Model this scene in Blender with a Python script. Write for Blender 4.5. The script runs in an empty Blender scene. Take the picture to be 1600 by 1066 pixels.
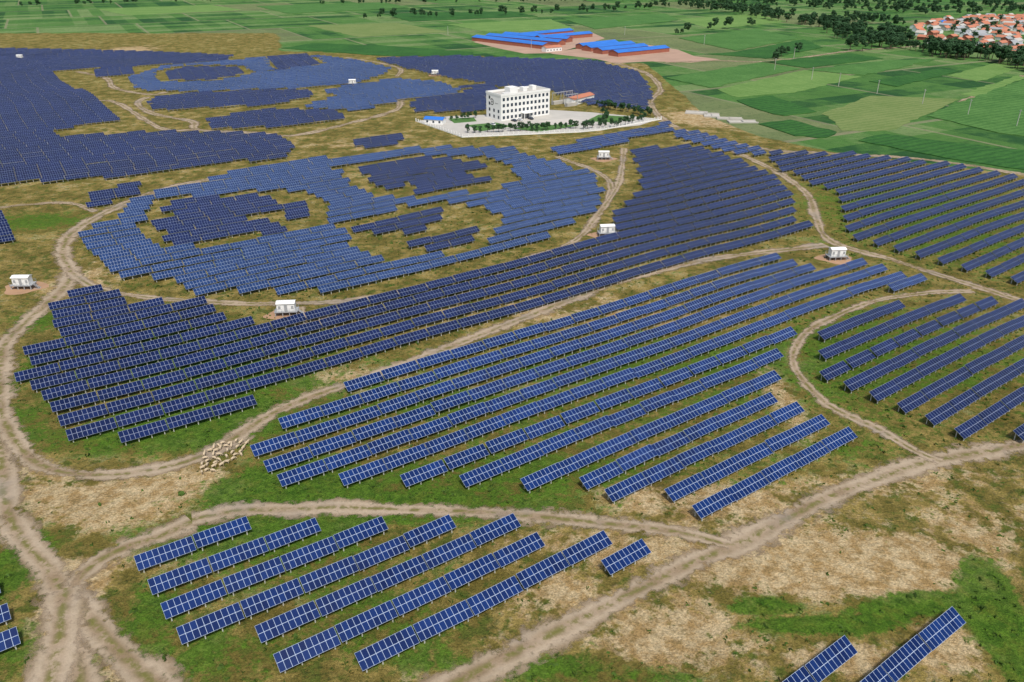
import bpy, bmesh, math, random
import numpy as np
from mathutils import Vector, Matrix
random.seed(7); rng=np.random.default_rng(7)
scene=bpy.context.scene
COL=scene.collection
# ------------------------------------------------------------------ survey helpers
FPX=1244.0; PITCH=math.radians(26.6); CAMH=100.0
SP,CP=math.sin(PITCH),math.cos(PITCH)
def hgt(x,y):
    d=np.hypot(x,y)
    f=np.clip((450-d)/150,0,1)
    return f*(0.55*np.sin(x/37+1)*np.cos(y/45)+0.3*np.sin((x+y)/24+.7)+0.12*np.sin((x-1.3*y)/13))
def G(u,v,z=0.0):
    a=(u-800)/FPX; up=(533-v)/FPX
    dy=CP+up*SP; dz=-SP+up*CP
    h=0.0
    for _ in range(4):
        t=(CAMH-z-h)/-dz
        x,y=a*t,dy*t
        h=float(hgt(x,y))
    return (x,y)
def proj(x,y,z):
    dz=z-CAMH
    fw=y*CP-dz*SP; up=y*SP+dz*CP
    return 800+FPX*x/fw, 533-FPX*up/fw, fw
AZ=math.radians(54.8)
E=np.array([math.sin(AZ),math.cos(AZ)]); S=np.array([math.cos(AZ),-math.sin(AZ)])
ROT=math.pi/2-AZ

# ------------------------------------------------------------------ material helpers
class NT:
    def __init__(s,name):
        s.m=bpy.data.materials.new(name); s.m.use_nodes=True
        s.t=s.m.node_tree; s.n=s.t.nodes; s.l=s.t.links
        s.b=s.n['Principled BSDF']; s.out=s.n['Material Output']
    def node(s,ty,**k):
        n=s.n.new(ty)
        for a,b in k.items(): setattr(n,a,b)
        return n
    def set(s,inp,v):
        if isinstance(v,bpy.types.NodeSocket): s.l.new(v,inp)
        elif isinstance(v,(tuple,list)) and len(v)==3 and inp.type=='RGBA': inp.default_value=(*v,1)
        else: inp.default_value=v
    def math(s,op,a,b=None,c=None,clamp=False):
        n=s.node('ShaderNodeMath',operation=op,use_clamp=clamp)
        s.set(n.inputs[0],a)
        if b is not None: s.set(n.inputs[1],b)
        if c is not None: s.set(n.inputs[2],c)
        return n.outputs[0]
    def mix(s,f,a,b,mode='MIX'):
        n=s.node('ShaderNodeMix',data_type='RGBA',blend_type=mode)
        s.set(n.inputs[0],f); s.set(n.inputs[6],a); s.set(n.inputs[7],b)
        return n.outputs[2]
    def noise(s,vec,scale,detail=4,rough=.55):
        n=s.node('ShaderNodeTexNoise'); s.l.new(vec,n.inputs['Vector'])
        n.inputs['Scale'].default_value=scale; n.inputs['Detail'].default_value=detail; n.inputs['Roughness'].default_value=rough
        return n.outputs[0]
    def ss(s,x,a,b):
        n=s.node('ShaderNodeMapRange',interpolation_type='SMOOTHSTEP')
        s.set(n.inputs[0],x); n.inputs[1].default_value=a; n.inputs[2].default_value=b
        return n.outputs[0]
    def pos(s): return s.node('ShaderNodeNewGeometry').outputs['Position']
    def bump(s,h,dist,strength=1):
        n=s.node('ShaderNodeBump'); s.l.new(h,n.inputs['Height']); n.inputs['Distance'].default_value=dist; n.inputs['Strength'].default_value=strength
        s.l.new(n.outputs[0],s.b.inputs['Normal'])
def plain(name,col,rough=.7,var=.25,scale=.8,metal=0,spec=.4):
    m=NT(name); p=m.pos()
    n=m.noise(p,scale,4)
    c=m.mix(n,tuple(x*(1-var) for x in col),tuple(min(1,x*(1+var)) for x in col))
    m.set(m.b.inputs['Base Color'],c); m.b.inputs['Roughness'].default_value=rough; m.b.inputs['Metallic'].default_value=metal
    m.b.inputs['Specular IOR Level'].default_value=spec
    return m.m

# ground
def ground_mat():
    m=NT('ground_soil_and_grass'); p=m.pos()
    at=m.node('ShaderNodeAttribute',attribute_name='mask'); sp=m.node('ShaderNodeSeparateColor'); m.l.new(at.outputs['Color'],sp.inputs[0])
    g,sd,fm=sp.outputs
    nA=m.noise(p,.022,5,.6); nB=m.noise(p,.11,6,.68); nC=m.noise(p,.6,5,.7); nD=m.noise(p,2.6,4,.75); nE=m.noise(p,.28,5,.7)
    olive=m.mix(m.ss(nB,.38,.62),(.185,.15,.036),(.40,.30,.095))
    olive=m.mix(m.ss(nE,.49,.61),olive,(.125,.15,.028))
    olive=m.mix(m.math('MULTIPLY',m.ss(nC,.5,.66),.8),olive,(.07,.085,.02))
    # sand
    s1=m.math('ADD',sd,m.math('MULTIPLY',m.math('SUBTRACT',nB,.5),2.3)); s1=m.math('ADD',s1,m.math('MULTIPLY',m.math('SUBTRACT',nC,.5),1.6))
    s1=m.math('ADD',s1,m.math('MULTIPLY',m.math('SUBTRACT',nA,.5),.9))
    sandc=m.mix(m.ss(nE,.38,.62),(.44,.29,.125),(.70,.54,.32))
    sandc=m.mix(m.math('MULTIPLY',m.ss(nC,.52,.66),.55),sandc,(.27,.20,.08))
    c=m.mix(m.math('MULTIPLY',m.ss(s1,.28,.6),.96),olive,sandc)
    # green
    g1=m.math('ADD',g,m.math('MULTIPLY',m.math('SUBTRACT',nB,.5),1.9)); g1=m.math('ADD',g1,m.math('MULTIPLY',m.math('SUBTRACT',nC,.5),1.3))
    g1=m.math('ADD',g1,m.math('MULTIPLY',m.math('SUBTRACT',nA,.5),.8)); g1=m.math('SUBTRACT',g1,m.math('MULTIPLY',sd,.35))
    gr=m.mix(m.ss(nC,.35,.7),(.038,.12,.010),(.12,.24,.022))
    gr=m.mix(m.math('MULTIPLY',m.ss(nE,.48,.65),.6),gr,(.17,.2,.03))
    c=m.mix(m.math('MULTIPLY',m.ss(g1,.30,.70),.92),c,gr)
    # farm parcels, greens desaturated: slight distance haze is put into the colour
    mp=m.node('ShaderNodeMapping'); m.l.new(p,mp.inputs[0]); mp.vector_type='POINT'
    mp.inputs['Rotation'].default_value=(0,0,-ROT+.12)
    sx=m.node('ShaderNodeSeparateXYZ'); m.l.new(mp.outputs[0],sx.inputs[0])
    X,Y,_=sx.outputs
    row=m.math('FLOOR',m.math('DIVIDE',Y,160.0))
    xo=m.math('ADD',X,m.math('MULTIPLY',row,37.0))
    big=m.math('FLOOR',m.math('DIVIDE',xo,120.0)); small=m.math('FLOOR',m.math('DIVIDE',xo,17.0))
    yy=m.math('FLOOR',m.math('DIVIDE',Y,23.0)); 
    def wn(a,b):
        cb=m.node('ShaderNodeCombineXYZ'); m.l.new(a,cb.inputs[0]); m.l.new(b,cb.inputs[1])
        w=m.node('ShaderNodeTexWhiteNoise',noise_dimensions='2D'); m.l.new(cb.outputs[0],w.inputs['Vector']); return w.outputs[0]
    w1=wn(big,yy); w2=wn(small,row); w3=wn(big,row)
    w=m.math('ADD',m.math('MULTIPLY',w1,.65),m.math('MULTIPLY',w2,.35))
    w=m.math('ADD',m.math('MULTIPLY',w,.95),m.math('MULTIPLY',m.math('SUBTRACT',nB,.47),.7))
    f1=m.mix(m.ss(w,.15,.45),(.032,.11,.034),(.10,.235,.055))
    f1=m.mix(m.ss(w,.5,.85),f1,(.21,.31,.115))
    f1=m.mix(m.math('MULTIPLY',m.math('GREATER_THAN',w3,.84),.65),f1,(.25,.26,.13))
    f1=m.mix(m.math('MULTIPLY',m.ss(nE,.5,.65),.45),f1,(.045,.12,.035))
    fr=m.math('FRACT',m.math('DIVIDE',Y,160.0)); ed=m.math('LESS_THAN',fr,.03)
    fr2=m.math('FRACT',m.math('DIVIDE',xo,120.0)); ed=m.math('MAXIMUM',ed,m.math('LESS_THAN',fr2,.025))
    f1=m.mix(m.math('MULTIPLY',ed,.6),f1,(.34,.31,.2))
    fmm=m.ss(m.math('ADD',fm,m.math('ADD',m.math('MULTIPLY',m.math('SUBTRACT',nA,.5),1.2),m.math('MULTIPLY',m.math('SUBTRACT',nB,.5),.6))),.4,.6)
    c=m.mix(fmm,c,f1)
    # mottling
    c=m.mix(.85,c,m.mix(m.ss(nD,.34,.66),(.45,.47,.45),(1.0,1.0,1.0)),'MULTIPLY')
    c=m.mix(.5,c,m.mix(m.ss(nA,.35,.65),(.75,.75,.75),(1.0,1.0,1.0)),'MULTIPLY')
    m.set(m.b.inputs['Base Color'],c); m.b.inputs['Roughness'].default_value=.95; m.b.inputs['Specular IOR Level'].default_value=.1
    m.bump(m.math('ADD',nC,m.math('MULTIPLY',nD,.4)),.8,1.0)
    return m.m
def road_mat():
    m=NT('packed_dirt_track'); p=m.pos()
    uv=m.node('ShaderNodeUVMap'); sx=m.node('ShaderNodeSeparateXYZ'); m.l.new(uv.outputs[0],sx.inputs[0])
    v=m.math('ABSOLUTE',m.math('SUBTRACT',sx.outputs[0],.5)); v=m.math('MULTIPLY',v,2.0)
    nC=m.noise(p,.5,5,.65); nB=m.noise(p,.09,5,.6); nD=m.noise(p,2.5,3,.7); nF=m.noise(p,.05,4,.6)
    c=m.mix(m.ss(nB,.35,.65),(.27,.195,.12),(.41,.32,.225)); c=m.mix(m.ss(nC,.45,.75),c,(.22,.165,.095))
    rut=m.ss(m.math('ABSOLUTE',m.math('SUBTRACT',v,.42)),.0,.3)
    c=m.mix(m.math('MULTIPLY',m.math('SUBTRACT',1.0,rut),.5),c,(.50,.41,.30))
    c=m.mix(m.math('MULTIPLY',m.ss(v,.26,.0),m.ss(nC,.42,.58)),c,(.17,.16,.05))
    c=m.mix(m.math('MULTIPLY',m.ss(nF,.52,.66),.5),c,(.27,.235,.20))
    c=m.mix(.6,c,m.mix(nD,(.5,.5,.5),(1,1,1)),'MULTIPLY')
    m.set(m.b.inputs['Base Color'],c); m.b.inputs['Roughness'].default_value=.95; m.b.inputs['Specular IOR Level'].default_value=.1
    al=m.math('ADD',m.math('SUBTRACT',1.0,v),m.math('ADD',m.math('MULTIPLY',m.math('SUBTRACT',nC,.5),2.0),m.math('MULTIPLY',m.math('SUBTRACT',nB,.5),1.5)))
    m.set(m.b.inputs['Alpha'],m.ss(al,.1,.65))
    m.bump(nC,.3,.9)
    return m.m
def panel_mat(name,c1,c2,line,rough):
    m=NT(name); p=m.pos()
    uv=m.node('ShaderNodeUVMap'); sx=m.node('ShaderNodeSeparateXYZ'); m.l.new(uv.outputs[0],sx.inputs[0])
    U,V,_=sx.outputs
    def edge(x,w):
        f=m.math('FRACT',x); a=m.math('LESS_THAN',f,w); b=m.math('GREATER_THAN',f,1-w); return m.math('MAXIMUM',a,b)
    fr=m.math('MAXIMUM',edge(U,.032),edge(V,.026))
    oi=m.node('ShaderNodeObjectInfo')
    cb=m.node('ShaderNodeCombineXYZ'); m.l.new(m.math('FLOOR',U),cb.inputs[0]); m.l.new(m.math('FLOOR',V),cb.inputs[1]); m.l.new(oi.outputs['Random'],cb.inputs[2])
    w=m.node('ShaderNodeTexWhiteNoise'); m.l.new(cb.outputs[0],w.inputs['Vector'])
    n=m.noise(p,.02,3); n2=m.noise(p,.1,3)
    f=m.math('ADD',m.math('MULTIPLY',w.outputs[0],.5),m.math('MULTIPLY',m.ss(m.math('ADD',m.math('MULTIPLY',n,.6),m.math('MULTIPLY',n2,.4)),.35,.65),.5))
    c=m.mix(f,c1,c2)
    c=m.mix(fr,c,line)
    m.set(m.b.inputs['Base Color'],c); m.b.inputs['Roughness'].default_value=rough
    m.b.inputs['Specular IOR Level'].default_value=.25
    return m.m
P_DEEP=panel_mat('solar_cell_navy',(.003,.008,.038),(.006,.017,.085),(.26,.30,.40),.3)
P_MID=panel_mat('solar_cell_blue',(.002,.010,.058),(.006,.030,.145),(.38,.46,.58),.3)
P_LITE=panel_mat('solar_cell_pale_blue',(.007,.024,.085),(.020,.050,.155),(.32,.38,.48),.32)
PM={'deep':P_DEEP,'mid':P_MID,'lite':P_LITE}
M_POST=plain('galvanised_and_concrete_support',(.48,.48,.42),.8,.15)
M_BACK=plain('panel_back_sheet',(.26,.28,.31),.6,.1)
M_WHITE=plain('white_render_paint',(.78,.78,.76),.7,.06,.3)
M_GREY=plain('grey_metal',(.33,.34,.35),.5,.15)
M_GLASS=plain('dark_window_glass',(.03,.045,.07),.15,.3,.3,spec=.8)
M_BLUE=plain('blue_sheet_roof',(.03,.16,.55),.5,.25,.1)
M_CONC=plain('pale_concrete',(.44,.42,.38),.9,.18,.15)
M_BRICK=plain('red_brick',(.32,.11,.07),.9,.2,.3)
M_TILE=plain('terracotta_roof_tile',(.44,.17,.10),.85,.35,.05)
M_DARK=plain('black_paint',(.02,.02,.022),.6,.1)
M_EARTH=plain('disturbed_earth',(.36,.22,.13),.95,.3,.2)
M_BARK=plain('bark',(.12,.09,.06),.95,.2)
M_LEAF=plain('tree_foliage',(.034,.085,.034),.8,.6,.5,spec=.2)
M_WEED=plain('weed_foliage',(.06,.11,.02),.9,.6,.3,spec=.15)
M_WOOL=plain('sheep_wool',(.50,.40,.27),.95,.25,.9)
M_GROUND=ground_mat(); M_ROAD=road_mat()

# ------------------------------------------------------------------ mesh helpers
class MB:
    def __init__(s): s.v=[]; s.f=[]; s.mi=[]
    def box(s,x0,x1,y0,y1,z0,z1,mi=0,M=None):
        b=len(s.v)
        pts=[(x0,y0,z0),(x1,y0,z0),(x1,y1,z0),(x0,y1,z0),(x0,y0,z1),(x1,y0,z1),(x1,y1,z1),(x0,y1,z1)]
        if M is not None: pts=[tuple(M@Vector(p)) for p in pts]
        s.v+=pts
        for f in ((0,3,2,1),(4,5,6,7),(0,1,5,4),(1,2,6,5),(2,3,7,6),(3,0,4,7)): s.f.append(tuple(b+i for i in f)); s.mi.append(mi)
    def prism(s,pts,z0,z1,mi=0):
        b=len(s.v); n=len(pts)
        s.v+=[(x,y,z0) for x,y in pts]+[(x,y,z1) for x,y in pts]
        s.f.append(tuple(b+n+i for i in range(n))); s.mi.append(mi)
        for i in range(n):
            j=(i+1)%n; s.f.append((b+i,b+j,b+n+j,b+n+i)); s.mi.append(mi)
    def gable(s,x0,x1,y0,y1,z0,z1,mi=0,th=.15):
        b=len(s.v); ym=(y0+y1)/2
        s.v+=[(x0,y0,z0),(x1,y0,z0),(x1,ym,z1),(x0,ym,z1),(x0,y1,z0),(x1,y1,z0)]
        s.v+=[(x,y,z-th) for x,y,z in s.v[b:b+6]]
        for f in ((0,1,2,3),(3,2,5,4),(7,6,9,8),(8,9,10,11),(0,6,7,1),(4,5,11,10),(0,3,9,6),(3,4,10,9),(2,1,7,8),(5,2,8,11)):
            s.f.append(tuple(b+i for i in f)); s.mi.append(mi)
    def mesh(s,name,mats):
        me=bpy.data.meshes.new(name); me.from_pydata(s.v,[],s.f)
        for m in mats: me.materials.append(m)
        if len(mats)>1: me.polygons.foreach_set('material_index',s.mi)
        me.update(); return me
def obj(name,data,loc=(0,0,0),rz=0,parent=None,**props):
    o=bpy.data.objects.new(name,data); COL.objects.link(o)
    o.location=loc; o.rotation_euler=(0,0,rz)
    if parent is not None: o.parent=parent
    for k,v in props.items(): o[k]=v
    return o
def empty(name,loc,rz=0,**props):
    o=obj(name,None,loc,rz,**props); o.empty_display_size=.5; return o
def inpoly(px,py,poly):
    px=np.asarray(px);py=np.asarray(py)
    r=np.zeros(px.shape,bool); n=len(poly)
    for i in range(n):
        x1,y1=poly[i]; x2,y2=poly[i-1]
        if y1==y2: continue
        c=((y1>py)!=(y2>py))&(px<(x2-x1)*(py-y1)/(y2-y1)+x1)
        r^=c
    return r
def GP(pts,z=0): return [G(u,v,z) for u,v in pts]

# ------------------------------------------------------------------ ground
def axis(a,b,step,lo,hi,gr):
    c=list(np.arange(a,b+.1,step)); s=step
    while c[-1]<hi: s*=gr; c.append(c[-1]+s)
    s=step
    while c[0]>lo: s*=gr; c.insert(0,c[0]-s)
    return np.array(c)
xs=axis(-170,230,2.0,-7000,7000,1.03); ys=axis(66,340,2.0,-1500,9000,1.02)
XX,YY=np.meshgrid(xs,ys); ZZ=hgt(XX,YY)
nx,ny=len(xs),len(ys)
gr=np.full(XX.shape,.22); sd=np.full(XX.shape,.15); fm=np.zeros(XX.shape)
def blob(A,u,v,ru,rv,w,ang=0):
    cx,cy=G(u,v); rx=abs(G(u+ru,v)[0]-cx); ry=abs(G(u,v-rv)[1]-G(u,v+rv)[1])/2
    dx,dy=XX-cx,YY-cy
    q=(dx/rx)**2+(dy/ry)**2
    A+=w*np.exp(-q**1.3)
for b in [(620,790,280,28,.8),(450,760,110,40,.8),(800,740,350,30,.5),(300,665,150,35,.8),(120,690,110,20,.45),(420,600,300,40,.4),
          (350,840,200,35,.65),(520,900,180,60,.35),(330,1030,150,50,.45),(600,985,160,50,.4),(230,960,60,80,.5),(700,1040,90,25,.35),
          (1190,945,60,14,1.1),(1250,978,80,11,1.4),(1340,975,70,13,1.4),(1400,950,60,15,1.4),(1450,938,40,12,1.2),(1540,900,30,40,1.0),(1570,990,50,100,1.2),(900,1045,110,30,.6),
          (30,880,50,60,.8),(40,1000,50,60,.6),(1400,560,220,100,.5),(1450,330,220,80,.55),(60,500,50,15,.6),(30,590,20,60,.4),
          (60,345,90,16,.6),(300,540,250,50,.5),(830,640,380,70,.35),(1000,560,300,50,.4),(30,660,50,40,.5),(1330,700,60,15,.3),(150,1040,30,25,.4),(1050,1055,80,20,.6),
          (1250,150,250,50,.2),(1130,1000,40,20,.3),(450,390,120,30,.25)]:
    blob(gr,*b)
for b in [(180,790,120,45,.6),(70,770,50,30,.5),(250,760,70,15,.3),(320,740,50,25,.45),(1300,870,200,50,.6),(1200,895,150,40,.5),(1050,1000,120,60,.7),(1430,890,130,40,.5),(1480,1010,60,40,.6),
          (1120,790,140,35,.55),(1000,770,90,20,.35),(1215,610,25,60,.6),(880,935,90,40,.55),(880,850,120,20,.35),(1000,860,90,25,.5),(800,1010,60,25,.35),(1320,1030,90,25,.65),
          (720,600,260,22,.4),(950,490,250,30,.3),(540,590,80,25,.45),(1360,760,120,18,.4),(1500,740,100,20,.3),(1240,560,30,40,.4),(30,740,40,20,.3),
          (100,950,45,60,1.0),(110,890,60,20,.8),(180,1040,70,40,.6),(740,795,130,12,.3),(480,500,60,15,.4),(560,225,80,10,.2),(130,440,50,40,.3),(280,870,80,40,.3),(1480,640,60,25,.25),
          (1120,185,70,14,.8),(960,92,110,10,.5),(640,66,50,6,.7),(200,78,40,5,.7),(1550,820,100,40,.4),(700,1060,80,20,.3),(430,950,60,30,.25),(880,200,10,10,0)]:
    blob(sd,*b)
gr-=.10*np.exp(-((YY-420)/150)**2)
farm=[(405,-12),(430,35),(440,80),(740,88),(1010,100),(1045,130),(1100,180),(1190,215),(1300,238),(1700,285),(3000,300),(3000,-12)]
fm=np.where(inpoly(XX,YY,GP(farm)),1.0,0.0)
far=inpoly(XX,YY,[(-6900,1050),(6900,1050),(6900,8900),(-6900,8900)])
fm=np.maximum(fm,far*1.0)
for _ in range(3):
    fm[1:-1,1:-1]=(fm[1:-1,1:-1]*2+fm[:-2,1:-1]+fm[2:,1:-1]+fm[1:-1,:-2]+fm[1:-1,2:])/6
me=bpy.data.meshes.new('ground')
V=np.stack([XX,YY,ZZ],-1).reshape(-1,3)
idx=np.arange(nx*ny).reshape(ny,nx)
F=np.stack([idx[:-1,:-1],idx[:-1,1:],idx[1:,1:],idx[1:,:-1]],-1).reshape(-1,4)
def np_mesh(me,V,F):
    me.vertices.add(len(V)); me.vertices.foreach_set('co',V.astype(np.float32).ravel())
    me.loops.add(F.size); me.loops.foreach_set('vertex_index',F.astype(np.int32).ravel())
    me.polygons.add(len(F)); me.polygons.foreach_set('loop_start',np.arange(0,F.size,4,dtype=np.int32))
    me.update(calc_edges=True)
np_mesh(me,V,F)
ca=me.attributes.new('mask','FLOAT_COLOR','POINT')
C=np.stack([np.clip(gr,0,1.4),np.clip(sd,0,1.2),fm,np.ones_like(fm)],-1).reshape(-1)
ca.data.foreach_set('color',C.astype(np.float32))
me.polygons.foreach_set('use_smooth',np.ones(len(F),bool))
me.materials.append(M_GROUND)
obj('ground',me,kind='structure')

# ------------------------------------------------------------------ tracks
def catmull(P,step=2.5):
    P=[np.array(p) for p in P]; P=[2*P[0]-P[1]]+P+[2*P[-1]-P[-2]]; out=[]
    for i in range(1,len(P)-2):
        a,b,c,d=P[i-1:i+3]; n=max(2,int(np.linalg.norm(c-b)/step))
        for k in range(n):
            t=k/n; out.append(.5*((2*b)+(-a+c)*t+(2*a-5*b+4*c-d)*t*t+(-a+3*b-3*c+d)*t**3))
    out.append(P[-2]); return out
rz=[.03]; roadpts=[]
def road(pts,w,name='dirt_track'):
    rz[0]+=.006
    c=catmull(GP([p[:2] for p in pts]))
    n=len(c); v=[];f=[];uv=[]
    W=6
    for i,p in enumerate(c):
        t=c[min(i+1,n-1)]-c[max(i-1,0)]; t/=np.linalg.norm(t)+1e-9; nn=np.array([-t[1],t[0]])
        ww=w*(1+.15*math.sin(i*.31)+.1*math.sin(i*.83))*1.55; roadpts.append((p[0],p[1],w*.6))
        for k in range(W+1):
            q=p+nn*ww*(.5-k/W); v.append((q[0],q[1],float(hgt(q[0],q[1]))+rz[0]))
        if i:
            for k in range(W):
                a=(i-1)*(W+1)+k; f.append((a,a+W+1,a+W+2,a+1)); uv.append([(k/W,i-1),(k/W,i),((k+1)/W,i),((k+1)/W,i-1)])
    me=bpy.data.meshes.new(name); me.from_pydata(v,[],f); ul=me.uv_layers.new(name='UVMap')
    ul.data.foreach_set('uv',np.array(uv,dtype=np.float32).ravel())
    me.materials.append(M_ROAD); obj(name,me,kind='structure')
road([(130,1110),(120,1040),(108,960),(80,895),(40,850),(12,800),(2,740),(2,650),(-2,590),(8,538),(50,495),(100,450),(110,425),(98,395),(115,362),(180,325),(260,295),(335,278)],5.6)
road([(280,1100),(215,1045),(150,980),(118,925),(130,895),(180,862),(250,838),(300,815)],5.0)
road([(60,1110),(85,1040),(95,980),(100,920)],5.5)
road([(640,1110),(720,1064),(800,1022),(900,972),(1000,920),(1100,872),(1160,848),(1240,805),(1300,775),(1380,745),(1450,722),(1530,708),(1600,695),(1720,672)],5.0)
road([(300,812),(370,798),(450,797),(530,793),(640,797),(740,800),(860,810),(960,820),(1060,832),(1140,852)],3.8)
road([(2,650),(25,690),(55,722),(110,740),(200,740),(290,722),(350,695),(400,662),(450,635),(530,605),(640,568),(760,520),(900,465),(1000,430),(1130,402),(1290,383)],4.2)
road([(960,98),(1010,115),(1032,140),(1016,160),(1045,193),(1110,215),(1200,234),(1300,240),(1450,250),(1600,273),(1750,300)],4.5)
road([(1120,225),(1180,252),(1225,275),(1262,305),(1275,340),(1300,378),(1400,408),(1500,440),(1600,472),(1700,500)],3.8)
road([(1520,455),(1450,458),(1370,470),(1300,497),(1255,525),(1240,570),(1290,630),(1370,670),(1430,705),(1470,722)],2.8)
road([(110,425),(150,450),(230,465),(340,473),(430,475),(560,468),(700,440),(830,402),(900,375),(935,335),(955,295),(935,270),(870,245)],3.0)
road([(975,232),(972,262),(965,290),(945,322),(920,355)],3.0)
road([(-20,328),(40,320),(110,318),(150,331)],3.0)
road([(120,112),(165,122),(180,138),(235,148),(260,144)],4.5)
road([(230,152),(215,162),(240,178),(300,190),(310,203),(400,208),(460,212),(550,192),(618,172),(628,155),(660,150)],4.5)
road([(310,203),(250,200),(180,160),(130,160)],4)
road([(540,90),(590,98),(625,108),(620,120)],4)
road([(560,470),(480,510),(470,480)],2.5)
road([(1040,98),(1120,95),(1180,97),(1240,92),(1330,80),(1440,72)],5)
road([(1600,118),(1560,135),(1500,160)],4)

# ------------------------------------------------------------------ solar tables
L=9.9; TL=math.radians(27); SL=3.0; HY=SL/2*math.cos(TL); HZ=SL/2*math.sin(TL); ZL=1.1; ZC=ZL+HZ
TM=Matrix.Translation((0,0,ZC))@Matrix.Rotation(TL,4,'X')
def panel_template():
    b=MB(); b.box(-L/2,L/2,-SL/2,SL/2,-.03,.03,0,TM)
    b.mi=[1,0,1,1,1,1]
    return b
def support_template(full=True):
    b=MB()
    for x in (-4.1,-1.37,1.37,4.1):
        for y in (-.9,.9):
            zt=ZC+y*math.tan(TL)-.12; r=.09
            b.box(x-r,x+r,y-r,y+r,-.4,zt)
        if full:
            b.box(x-.04,x+.04,-SL/2+.15,SL/2-.15,-.15,-.06,0,TM)
    if full:
        for y in (-1.1,-.4,.4,1.1): b.box(-L/2+.05,L/2-.05,y-.03,y+.03,-.058,-.033,0,TM)
    return b
PT=panel_template()
def add_panel_uv(me):
    ul=me.uv_layers.new(name='UVMap'); a=np.zeros((len(me.loops),2),np.float32)+.5
    a[4:8]=[(0,0),(10,0),(10,2),(0,2)]; ul.data.foreach_set('uv',a.ravel())
pmesh={}
for k,m in PM.items():
    me=PT.mesh('panel_face_'+k,[m,M_BACK]); add_panel_uv(me); pmesh[k]=me
smesh=support_template().mesh('support_frame',[M_POST])
tables=[]; grid={}
def try_add(x,y,rot,tone,check=True,dz=0):
    a=x*E[0]+y*E[1]; b=x*S[0]+y*S[1]
    ka,kb=int(a//10),int(b//6)
    if check:
        for i in (-1,0,1):
            for j in (-1,0,1):
                for (a2,b2) in grid.get((ka+i,kb+j),()):
                    if abs(a-a2)<9.6 and abs(b-b2)<4.6: return
    grid.setdefault((ka,kb),[]).append((a,b))
    tables.append((x,y,rot,tone,dz))
def row(p0,p1,tone,n=None,back=False):
    P0=np.array(G(*p0,ZL)) ; 
    if n is None:
        P1=np.array(G(*p1,ZL)); d=P1-P0; ln=np.linalg.norm(d); d/=ln; n=max(1,round(ln/10.15)); pt=max(10.03,ln/n)
    else:
        d=E.copy() if not back else -E; pt=10.15
    rot=math.atan2(d[1],d[0])
    if back: rot=math.atan2(-d[1],-d[0])
    nn=np.array([math.sin(rot),-math.cos(rot)])
    for i in range(n):
        c=P0+d*(pt*(i+.5))-nn*HY
        try_add(c[0],c[1],rot,tone,False,random.gauss(0,.09))
for p0,n in [((215,893),2),((237,931),3),((258,969),4),((283,1009),5),((407,1006),5),((436,1051),5),((565,1050),5),((953,900),1)]:
    row(p0,None,'mid',n)
row((1341,1018),None,'mid',2,True); row((1510,972),None,'mid',3,True)
row((3,926),None,'mid',1,True); row((19,967),None,'mid',2,True); row((34,1005),None,'mid',2,True)
for a,b in [((543,612),(1222,404)),((441,671),(1248,413)),((397,714),(1276,421)),((418,738),(1357,412)),((440,761),(1388,422)),((537,760),(1418,433)),
            ((633,762),(1247,521)),((728,762),(1211,563)),((824,768),(1209,598)),((917,765),(1206,632)),((957,785),(1246,648)),((1052,784),(1288,668)),((1095,812),(1331,688))]:
    row(a,b,'mid')
row((1397,456),(1450,436),'mid')
for a,b in [((1288,532),(1412,480)),((1290,562),(1502,472)),((1291,596),(1562,473))]: row(a,b,'deep')
for a,n in [((1330,612),9),((1371,628),9),((1415,645),8),((1460,665),7),((1507,686),6),((1600,690),5),((1660,715),4)]: row(a,None,'deep',n)
def fill(polys,tone,holes=(),pitch=7.2,off=0.0,gap=10.2,jit=.25):
    PP=[GP(p,1.8) for p in polys]; HH=[GP(p,1.8) for p in holes]
    allp=np.array([q for p in PP for q in p]); A=allp@E; B=allp@S
    k0=math.ceil((B.min()-off)/pitch); k1=math.floor((B.max()-off)/pitch)
    for k in range(k0,k1+1):
        b=off+k*pitch; a=np.arange(A.min(),A.max(),.5)
        X=a*E[0]+b*S[0]; Y=a*E[1]+b*S[1]
        m=np.zeros(len(a),bool)
        for p in PP: m|=inpoly(X,Y,p)
        for p in HH: m&=~inpoly(X,Y,p)
        i=0
        while i<len(a):
            if not m[i]: i+=1; continue
            j=i
            while j<len(a) and m[j]: j+=1
            ln=(j-i)*.5; n=int(ln/gap+.35)
            if n>0:
                st=a[i]+(ln-n*gap)/2
                for q in range(n):
                    ac=st+gap*(q+.5)
                    bb=b+jit*math.sin(ac*.05+k*1.7)+random.gauss(0,jit*.35)
                    try_add(ac*E[0]+bb*S[0],ac*E[1]+bb*S[1],ROT+random.gauss(0,.006),tone,True,jit*.7*math.sin(ac*.11+k*.9)+random.gauss(0,jit*.35))
            i=j
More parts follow.
